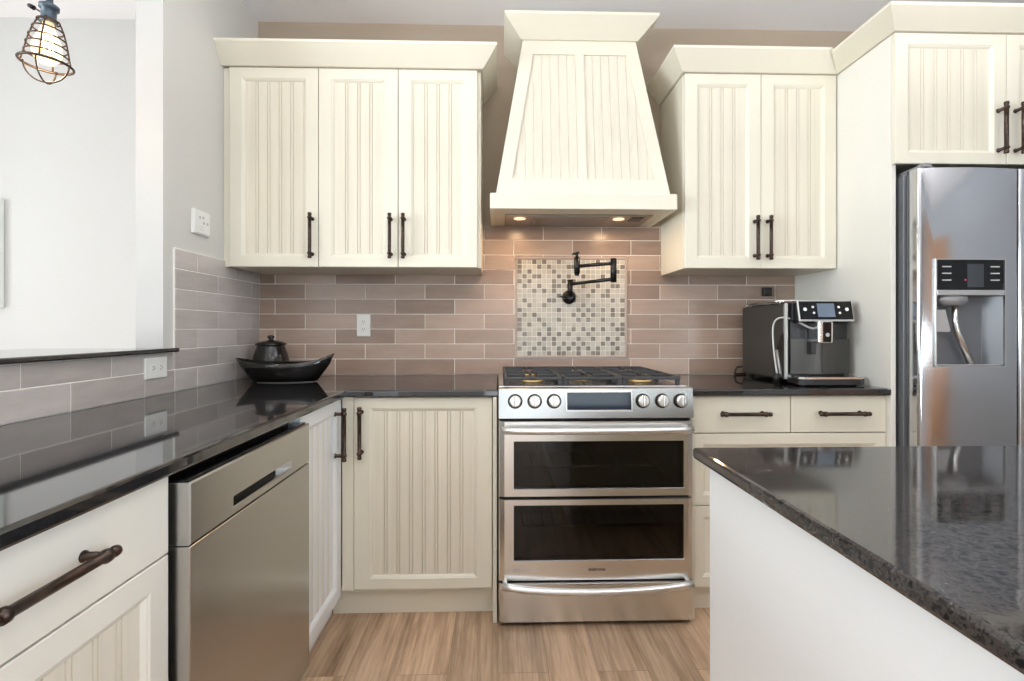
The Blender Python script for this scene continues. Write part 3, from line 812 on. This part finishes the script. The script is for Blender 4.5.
mb = MB(); mb.tube([(spt.x, spt.y, zu+.044), (spt.x, spt.y, zu+.062)], .008, 12); mb.tube([(spt.x-.022, spt.y, zu+.058), (spt.x+.012, spt.y, zu+.068)], .006, 10); mb.build('valve_lever', 'blackmetal', t)
mb = MB(); mb.tube([(e_.x-.02, 2.63, e_.z), (e_.x-.052, 2.63, e_.z+.002)], .005, 10); mb.build('wall_lever', 'blackmetal', t)

# ------------------------------------------------------------------ coffee machine
CX0, CX1, CF, CBK = 1.266, 1.548, 2.208, 2.605
t = thing('coffee_machine', 'dark grey bean to cup coffee machine with screen and silver milk hose', 'coffee machine', ((CX0+CX1)/2, 2.4, ZT))
dk = simple('coffee_dark_grey', (.040, .038, .034), .42); fr_ = simple('coffee_front_grey', (.075, .072, .066), .3, metal=.7)
mb = MB(); mb.box(CX0, CX1, CF+.012, CBK, ZT+.012, 1.272, .012, 0, 3)
for k in range(4): mb.box(CX0-.0012, CX0+.004, CF+.10+.0*k, CF+.27, 1.185-.017*k, 1.188-.017*k)
mb.build('housing', dk, t)
mb = MB()   # curved lower front
n = 14
L0 = [(CX0+.02+(CX1-CX0-.02)*k/n, CF-.010-.022*math.sin(PI*k/n)) for k in range(n+1)]
pl = [(x, y) for x, y in L0]+[(CX1, CF+.02), (CX0+.02, CF+.02)]
mb.prism([(x, y, ZT+.045) for x, y in pl], (0, 0, .150)); mb.build('front_cover', fr_, t)
mb = MB(); mb.box(1.4105, 1.4125, CF-.0335, CF-.028, ZT+.046, 1.10); mb.build('cover_seam', 'dark', t)
mb = MB(); mb.box(CX0+.02, CX1-.004, CF-.005, CF+.02, 1.110, 1.20, .004); mb.build('upper_front', 'blackpl', t)
mb = MB(); mb.box(CX0-.001, CX0+.013, CF-.004, CF+.010, ZT+.018, 1.274, .004); mb.build('front_post', 'hose', t)
# tilted control panel
def ctl(u, w, z): a_ = math.radians(12); return (u, 2.150+z*math.sin(a_)-w*math.cos(a_), 1.194+z*math.cos(a_)+w*math.sin(a_))
K0, K1 = 1.298, 1.538
mb = MB(ctl); mb.box(K0, K1, -.055, -.006, 0, .092, .008, 0, 3); cpan = mb.build('control_head', 'blackpl', t)
mb = MB(ctl); mb.box(K0-.001, K1+.001, -.010, 0, -.001, .093, .004, 0, 3); mb.build('head_rim', 'hose', cpan)
mb = MB(ctl); mb.box(K0+.004, K1-.004, -.002, .0015, .007, .088, .0006); mb.build('control_glass', 'blackgl', cpan)
mb = MB(ctl); mb.box(1.380, 1.456, .0012, .0022, .018, .078); mb.build('screen', 'glow', cpan)
for u, z, r in ((1.326, .052, .0078), (1.361, .062, .0052), (1.363, .036, .0052), (1.475, .062, .0052), (1.477, .036, .0052), (1.510, .052, .0078)):
    mb = MB(ctl); mb.lathe([(r, .001), (r, .0028)], (u, 0, z), (0, 1, 0), 14); mb.build('button', 'plate', cpan)
mb = MB()
mb.box(CX0+.02, CX1-.01, 2.19, CF+.02, 1.196, 1.272, .004); mb.build('head_block', 'blackpl', t)
SX0, SX1 = 1.364, 1.428
mb = MB(); mb.box(SX0, SX1, 2.125, 2.20, 1.100, 1.194, .006, 0, 3); sp = mb.build('spout', 'chrome', t)
mb = MB(); mb.box(SX0+.018, SX1-.010, 2.1225, 2.128, 1.104, 1.190, .001); mb.lathe([(.010, .0), (.010, .002)], (SX0+.036, 2.1225, 1.135), (0, -1, 0), 16); mb.build('spout_cover', 'blackgl', sp)
mb = MB(); mb.lathe([(.0085, .0), (.0085, .0012)], (SX0+.036, 2.1205, 1.135), (0, -1, 0), 16); mb.build('emblem', 'lettering', sp)
mb = MB(); mb.box(1.350, 1.374, 2.155, CF-.003, 1.050, 1.105, .003); mb.build('water_nozzle', 'blackpl', t)
# drip tray
mb = MB(); pts = [(CX0+.012, CF+.005), (CX0-.004, 2.10), (CX0+.015, 2.085), (CX1-.030, 2.085), (CX1-.004, 2.10), (CX1, CF+.005)]
mb.loft([[(x, y, z) for x, y in pts] for z in (ZT+.006, ZT+.030)]); tr = mb.build('drip_tray', 'blackpl', t)
mb = MB(); mb.loft([[(x, y, z) for x, y in pts] for z in (ZT+.0302, ZT+.038)])
mb.build('tray_grid', 'chrome', tr)
for x in (CX0+.03, CX1-.03):
    for y in (2.13, 2.56):
        mb = MB(); mb.lathe([(.012, 0), (.012, .013)], (x, y, ZT), (0, 0, 1), 12); mb.build('foot', 'rubber', t)
# side cut-out with silver strut
mb = MB(); mb.prism([(CX0-.002, CF+.010, ZT+.03), (CX0-.002, CF+.045, ZT+.03), (CX0-.002, CF+.062, 1.07), (CX0-.002, CF+.030, 1.13), (CX0-.002, CF+.010, 1.145)], (.003, 0, 0)); mb.build('side_recess', 'blackgl', t)
mb = MB(); mb.tube([(CX0-.005, CF+.022, ZT+.025), (CX0-.005, CF+.058, 1.065)], .006, 10); mb.build('side_strut', 'hose', t)
# milk hose
hp_ = [P(820, 330.0, 2.16), P(809, 327.5, 2.165), P(800, 322.8, 2.18), P(793, 319.5, 2.20), P(786, 317.8, 2.215), P(779, 318.2, 2.235), P(774.5, 322, 2.25), P(772.8, 331, 2.255), P(774, 352, 2.25), P(777, 377, 2.235)]
hp_[-1].z = ZT+.04
def smooth(pts, n=6):
    out = []
    for i in range(len(pts)-1):
        p0, p1, p2, p3 = pts[max(0, i-1)], pts[i], pts[i+1], pts[min(len(pts)-1, i+2)]
        for k in range(n):
            s = k/n; out.append(.5*((2*p1)+(p2-p0)*s+(2*p0-5*p1+4*p2-p3)*s*s+(3*p1-p0-3*p2+p3)*s**3))
    out.append(pts[-1]); return out
mb = MB(); mb.tube(smooth(hp_), .0042, 10); mb.build('milk_hose', 'hose', t)
mb = MB(); mb.lathe([(.016, 0), (.016, .035), (.010, .042)], (hp_[-1].x, hp_[-1].y, ZT), (0, 0, 1), 16); mb.build('hose_base', 'blackmetal', t)
# top: lid, cup rail
mb = MB(); mb.box(CX0+.03, CX1-.02, CF+.05, CBK-.04, 1.270, 1.279, .004); mb.build('bean_lid', 'blackgl', t)
mb = MB(); rl = [(CX0+.012, CF+.06, 1.287), (CX1-.012, CF+.06, 1.287), (CX1-.012, CBK-.03, 1.287), (CX0+.012, CBK-.03, 1.287)]
mb.tube(rl, .0035, 8, closed=True)
for p in rl: mb.tube([p, (p[0], p[1], 1.270)], .003, 8)
mb.build('cup_rail', 'chrome', t)
mb = MB(); mb.tube(smooth([Vector(p) for p in ((CX0+.01, CBK-.005, ZT+.045), (CX0-.018, CBK+.012, ZT+.040), (CX0-.032, CBK+.008, ZT+.014), (CX0-.02, CBK+.022, ZT+.006), (CX0+.04, CBK+.035, ZT+.006))]), .005, 8); mb.build('power_cord', 'rubber', t)

# ------------------------------------------------------------------ small wall fittings
def recept(parent, xf, u, z, horiz=False):
    mb = MB(xf)
    for s in (-1, 1):
        du, dz = (s*.0195, 0) if horiz else (0, s*.0195)
        mb.box(u+du-.0135, u+du+.0135, .0055, .0078, z+dz-.0135, z+dz+.0135, .003)
    fc = mb.build('receptacle', 'plate', parent)
    mb = MB(xf)
    for s in (-1, 1):
        du, dz = (s*.0195, 0) if horiz else (0, s*.0195)
        for k in (-1, 1):
            if horiz: mb.box(u+du-.004, u+du+.004, .0076, .0082, z+k*.0055-.0011, z+k*.0055+.0011)
            else: mb.box(u+k*.0055-.0011, u+k*.0055+.0011, .0076, .0082, z+dz-.002, z+dz+.006)
        mb.lathe([(.0022, .0076), (.0022, .0082)], (u+du+(.008 if horiz else 0), 0, z+dz-(0 if horiz else .007)), (0, 1, 0), 8)
    mb.build('slots', 'brownletter', fc)
xf = fY(YB-.008)
t = thing('outlet', 'upright white electrical outlet on the back wall tiles under the wall cabinets', 'outlet', (-.698, YB-.008, 1.12))
mb = MB(xf); mb.box(-.734, -.663, -.001, .006, 1.121, 1.236, .003); mb.build('cover_plate', 'plate', t); recept(t, xf, -.6985, 1.1785)
xf = fX(XL+.008)
t = thing('outlet', 'sideways white electrical outlet on the low tiled wall below the black ledge', 'outlet', (XL+.008, 1.867, .982))
mb = MB(xf); mb.box(1.808, 1.926, -.001, .007, .982, 1.058, .003); mb.build('cover_plate', 'plate', t); recept(t, xf, 1.867, 1.020, True)
xf = fX(XL)
t = thing('wall_switch_plate', 'white wall plate with small grey marks on the grey left wall above the tiles', 'switch', (XL, 2.155, 1.55))
mb = MB(xf); mb.box(2.093, 2.213, .0, .010, 1.551, 1.652, .003); mb.box(2.098, 2.208, .0095, .014, 1.556, 1.647, .004); mb.build('cover_plate', 'plate', t)
for u, z in ((2.135, 1.621), (2.158, 1.624), (2.162, 1.602), (2.188, 1.603)):
    mb = MB(xf); mb.box(u-.0055, u+.0055, .0138, .0148, z-.0055, z+.0055, .001); mb.build('button', 'lettering', t)
mb = MB(xf)
for z in (1.585, 1.574): mb.box(2.125, 2.165, .0138, .0143, z-.001, z+.001)
mb.build('engraved_line', simple('pale_grey_mark', (.6, .6, .6), .5), t)
mb = MB(fY(YB-.008)); mb.box(1.4015, 1.4490, -.001, .022, 1.334, 1.380, .004); mb.box(1.408, 1.4425, .0215, .026, 1.340, 1.374, .003)
tag(setloc(mb.build('wall_plug', 'blackpl')), 'small square black plug on the back wall tiles above the coffee machine', 'plug')

# ------------------------------------------------------------------ bowl and lidded pot
t = thing('serving_bowl', 'black glazed boat shaped bowl on the corner worktop', 'bowl', (-.965, 2.335, ZT))
def boat(s_out, zs, n=40):
    pass
Lh, Wh = .216, .098
def bl(k, L_, W_, z, tipk=0):
    out = []
    for i in range(48):
        q = 2*PI*i/48; c_, s_ = math.cos(q), math.sin(q)
        x = L_*math.copysign(abs(c_)**1.0, c_); y = W_*math.copysign(abs(s_)**1.25, s_)
        e = abs(c_)**3*tipk
        out.append((x, y, z+e*(.62 if c_ < 0 else 1.12)))
    return out
R_ = Matrix.Rotation(math.radians(4), 4, 'Z'); T_ = Matrix.Translation((-.965, 2.335, ZT))
loops = [bl(0, .125, .055, .003), bl(0, .14, .060, .004), bl(0, .165, .075, .030, .006), bl(0, .198, .092, .062, .020), bl(0, Lh, Wh, .086, .038),
         bl(0, Lh-.004, Wh-.006, .087, .038), bl(0, .190, .084, .062, .020), bl(0, .15, .064, .030, .004), bl(0, .11, .04, .014)]
mb = MB(); mb.loft(loops, smooth=True); bm_ = mb.bm
for v in bm_.verts: v.co = T_ @ R_ @ v.co
mb.build('bowl_body', 'ceramic', t)
mb = MB(); mb.loft([bl(0, .122, .052, 0), bl(0, .126, .056, .0035)]);
for v in mb.bm.verts: v.co = T_ @ R_ @ v.co
mb.build('foot_ring', simple('pale_unglazed_foot', (.5, .48, .45), .7), t)
pc = P(271, 360, 2.52)
t = thing('lidded_pot', 'small black lidded ceramic pot behind the boat shaped bowl', 'pot', (pc.x, 2.52, ZT))
prof = [(.060, 0), (.075, .003), (.086, .02), (.088, .05), (.084, .085), (.074, .125), (.064, .152), (.062, .158), (.066, .160), (.060, .161)]
mb = MB(); mb.lathe(prof, (pc.x, 2.52, ZT), (0, 0, 1), 36); mb.build('pot_body', 'ceramic', t)
mb = MB(); mb.lathe([(.062, .1612), (.071, .163), (.072, .168), (.058, .176), (.030, .184), (.010, .186), (.009, .192), (.016, .197), (.017, .204), (.010, .209), (.002, .210)], (pc.x, 2.52, ZT), (0, 0, 1), 36); mb.build('lid', 'ceramic', t)

# ------------------------------------------------------------------ island
IX, IY = .396, 1.022
mb = MB(); topslab(mb, [(IX, -.75), (1.50, -.75), (1.50, IY), (IX, IY)], .8965, ZT, .006)
tag(setloc(mb.build('countertop', 'granite_island')), 'brown and black speckled granite top of the island in the right foreground', 'countertop')
t = thing('kitchen_island', 'white painted island base under the speckled granite top on the right', 'island', (.95, .1, 0))
mb = MB(); mb.box(IX+.024, IX+.040, -.72, .998, .0, .896, .002); mb.build('side_panel', 'white', t)
mb = MB(); mb.box(IX+.0405, 1.47, -.70, .985, .10, .896); mb.box(IX+.0405, 1.45, -.66, .93, 0, .10); mb.build('carcass', 'white', t)
for k in range(2):
    a = IX+.045+k*.515
    mp = lambda u, w, z: (u, .9855+.02+w, z)
    d = shaker(t, mp, a, a+.510, .11, .888, .056, .056)

# ------------------------------------------------------------------ framed board in the next room
t = thing('picture_frame', 'white edge of a wall mounted framed picture at the far left', 'picture', (-2.95, YB-.02, 1.27))
mb = MB(); mb.box(-3.35, -2.527, YB-.030, YB-.001, 1.268, 1.822, .003); mb.build('frame', simple('white_frame', (.75, .78, .75), .4), t)
mb = MB(); mb.box(-3.31, -2.567, YB-.032, YB-.0295, 1.308, 1.782); mb.build('mount', 'plate', t)

# ------------------------------------------------------------------ pendant lamp
LX, LY = P(48.5, 20, 1.535).x, 1.535
def ZP(py): return P(45, py, LY).z
t = thing('pendant_lamp', 'wire cage pendant lamp with a glowing bulb at the top left', 'lamp', (LX, LY, 1.95))
pd = Vector((LX, LY, 0))
tilt = Matrix.Rotation(math.radians(3), 4, 'Y')
piv = Vector((LX, LY, ZP(20)))
def LP(x, y, z): return piv+(tilt @ Vector((x, y, z)))
zt0 = 0
mb = MB(); mb.tube([LP(0, 0, .06), Vector((piv.x, piv.y, ZC-.02))], .005, 10); mb.build('cord', 'rubber', t)
mb = MB(); mb.lathe([(.05, 0), (.05, .012), (.03, .02)], (piv.x, piv.y, ZC-.021), (0, 0, 1), 24); mb.build('ceiling_canopy', 'blackmetal', t)
ax = tuple(tilt @ Vector((0, 0, 1)))
mb = MB(); mb.lathe([(.021, -.010), (.022, -.003), (.018, -.001), (.018, .030), (.024, .032), (.024, .042), (.018, .046), (.009, .050), (.008, .075)], LP(0, 0, 0), ax, 24); sk = mb.build('socket', 'lampblue', t)
mb = MB(); mb.tube([LP(-.017, 0, .020), LP(-.046, 0, .034)], .0022, 8); mb.tube([LP(-.044, 0, .033), LP(-.058, 0, .040)], [.007, .006], 10); mb.build('key_switch', 'blackmetal', sk)
wr = .0023
mb = MB()
def ringp(r, z, n=32): return [LP(r*math.cos(2*PI*k/n), r*math.sin(2*PI*k/n), z) for k in range(n)]
cage = [(.026, -.004), (.035, -.030), (.042, -.056), (.047, -.080), (.050, -.104)]
for r, z in cage: mb.tube(ringp(r, z), wr, 8, closed=True)
for k in range(4):
    q = PI/7+PI/2*k; mb.tube([LP(r*math.cos(q), r*math.sin(q), z) for r, z in [(.022, .002), (.026, -.004), (.036, -.030), (.043, -.056), (.048, -.080), (.052, -.104), (.057, -.128)]], wr, 8)
mb.tube(ringp(.062, -.130, 40), .0038, 8, closed=True)
for q in (0.3, .3+PI/2):
    mb.tube([LP(.055*math.cos(q)*math.cos(s_), .055*math.sin(q)*math.cos(s_), -.128-.056*math.sin(s_)) for s_ in [PI*k/16 for k in range(17)]], wr, 8)
mb.build('wire_cage', 'cage', t)
mb = MB(); mb.lathe([(.013, -.004), (.014, -.02), (.022, -.04), (.033, -.068), (.036, -.090), (.032, -.112), (.018, -.128), (.002, -.133)], LP(0, 0, 0), ax, 24); bu = mb.build('bulb', 'bulbglass', t)
mb = MB()
for k in range(8):
    q = 2*PI*k/8; q2 = q+PI/8
    mb.tube([LP(.010*math.cos(q), .010*math.sin(q), -.035), LP(.016*math.cos(q2), .016*math.sin(q2), -.092)], .0022, 6)
mb.build('filament', 'filament', bu)

for o in list(COL.objects):
    g = {'wall_cabinet': 'cream wall cabinets', 'base_cabinet': 'base cabinets under the worktops', 'crown_moulding': 'crown mouldings on the cabinets',
         'outlet': 'white electrical outlets', 'tile_backsplash': 'subway tile backsplashes', 'countertop': 'granite worktops'}.get(o.name.split('.')[0])
    if g and o.parent is None: o['group'] = g
# ------------------------------------------------------------------ light
def area(name, loc, rot, sx, sy, power, col, spread=None):
    l = bpy.data.lights.new(name, 'AREA'); l.shape = 'RECTANGLE'; l.size = sx; l.size_y = sy; l.energy = power; l.color = col
    if spread: l.spread = spread
    o = bpy.data.objects.new(name, l); COL.objects.link(o); o.location = loc; o.rotation_euler = rot; return o
DAY = (.92, .96, 1.0); COOL = (.80, .91, 1.0)  # daylight through the added windows
for a0, a1, z0, z1 in HR:
    area('window_daylight', ((a0+a1)/2, Y0-.15, (z0+z1)/2), (PI/2+.3, 0, 0), a1-a0, z1-z0, 6*(a1-a0)*(z1-z0), DAY)
for a0, a1, z0, z1 in HLF:
    area('window_daylight', (X0-.15, (a0+a1)/2, (z0+z1)/2), (PI/2+.3, 0, -PI/2), a1-a0, z1-z0, 60*(a1-a0)*(z1-z0), (.86, .94, 1.0))
for a0, a1, z0, z1 in HRT:
    area('window_daylight', (X1+.08, (a0+a1)/2, (z0+z1)/2), (PI/2+.3, 0, PI/2), a1-a0, z1-z0, 62*(a1-a0)*(z1-z0), COOL)
WARM = (1, .90, .76)
for x, y, p in ((-.2, -.7, 9), (1.4, -.7, 7), (-2.6, .8, 6), (-2.6, -1.2, 6)):  # added fill lamps at the ceiling, no fixtures seen
    l = area('fill_downlight', (x, y, ZC-.012), (0, 0, 0), .16, .16, p, WARM); l.data.shape = 'DISK'
for x in (.105, .585):
    l = area('hood_light', (x, 2.45, 1.688), (0, 0, 0), .06, .06, 1.2, (1, .66, .36)); l.data.shape = 'DISK'
for x, y in ((-.3, .7), (1.7, .7)):  # added fill without fixtures, thrown upward to brighten the ceiling
    l = area('ceiling_fill', (x, y, 2.05), (PI, 0, 0), .30, .30, 28, (.94, .96, 1)); l.data.shape = 'DISK'
l = bpy.data.lights.new('bulb_light', 'POINT'); l.energy = 2; l.color = (1, .75, .45); l.shadow_soft_size = .02
o = bpy.data.objects.new('bulb_light', l); COL.objects.link(o); o.location = LP(0, 0, -.14)

w = bpy.data.worlds.new('World'); S.world = w; w.use_nodes = True
bg = w.node_tree.nodes['Background']; bg.inputs[0].default_value = (.80, .90, 1, 1); bg.inputs[1].default_value = 1.6

# ------------------------------------------------------------------ camera
cam = bpy.data.cameras.new('camera'); co = bpy.data.objects.new('camera', cam); COL.objects.link(co)
cam.sensor_fit = 'HORIZONTAL'; cam.sensor_width = 36; cam.lens = 508/1024*36; cam.shift_y = -11.5/1024; cam.clip_start = .02
co.location = (0, 0, H); co.rotation_euler = (PI/2, 0, -math.atan(14/508.))
S.camera = co
S.view_settings.view_transform = 'Standard'; S.view_settings.look = 'None'; S.view_settings.gamma = 1; S.view_settings.use_curve_mapping = False
S.view_settings.exposure = 0.0
S.cycles.use_denoising = True
S.cycles.max_bounces = 10; S.cycles.diffuse_bounces = 5; S.cycles.glossy_bounces = 6; S.cycles.transparent_max_bounces = 12
S.cycles.sample_clamp_indirect = 6; S.cycles.caustics_reflective = False; S.cycles.caustics_refractive = False
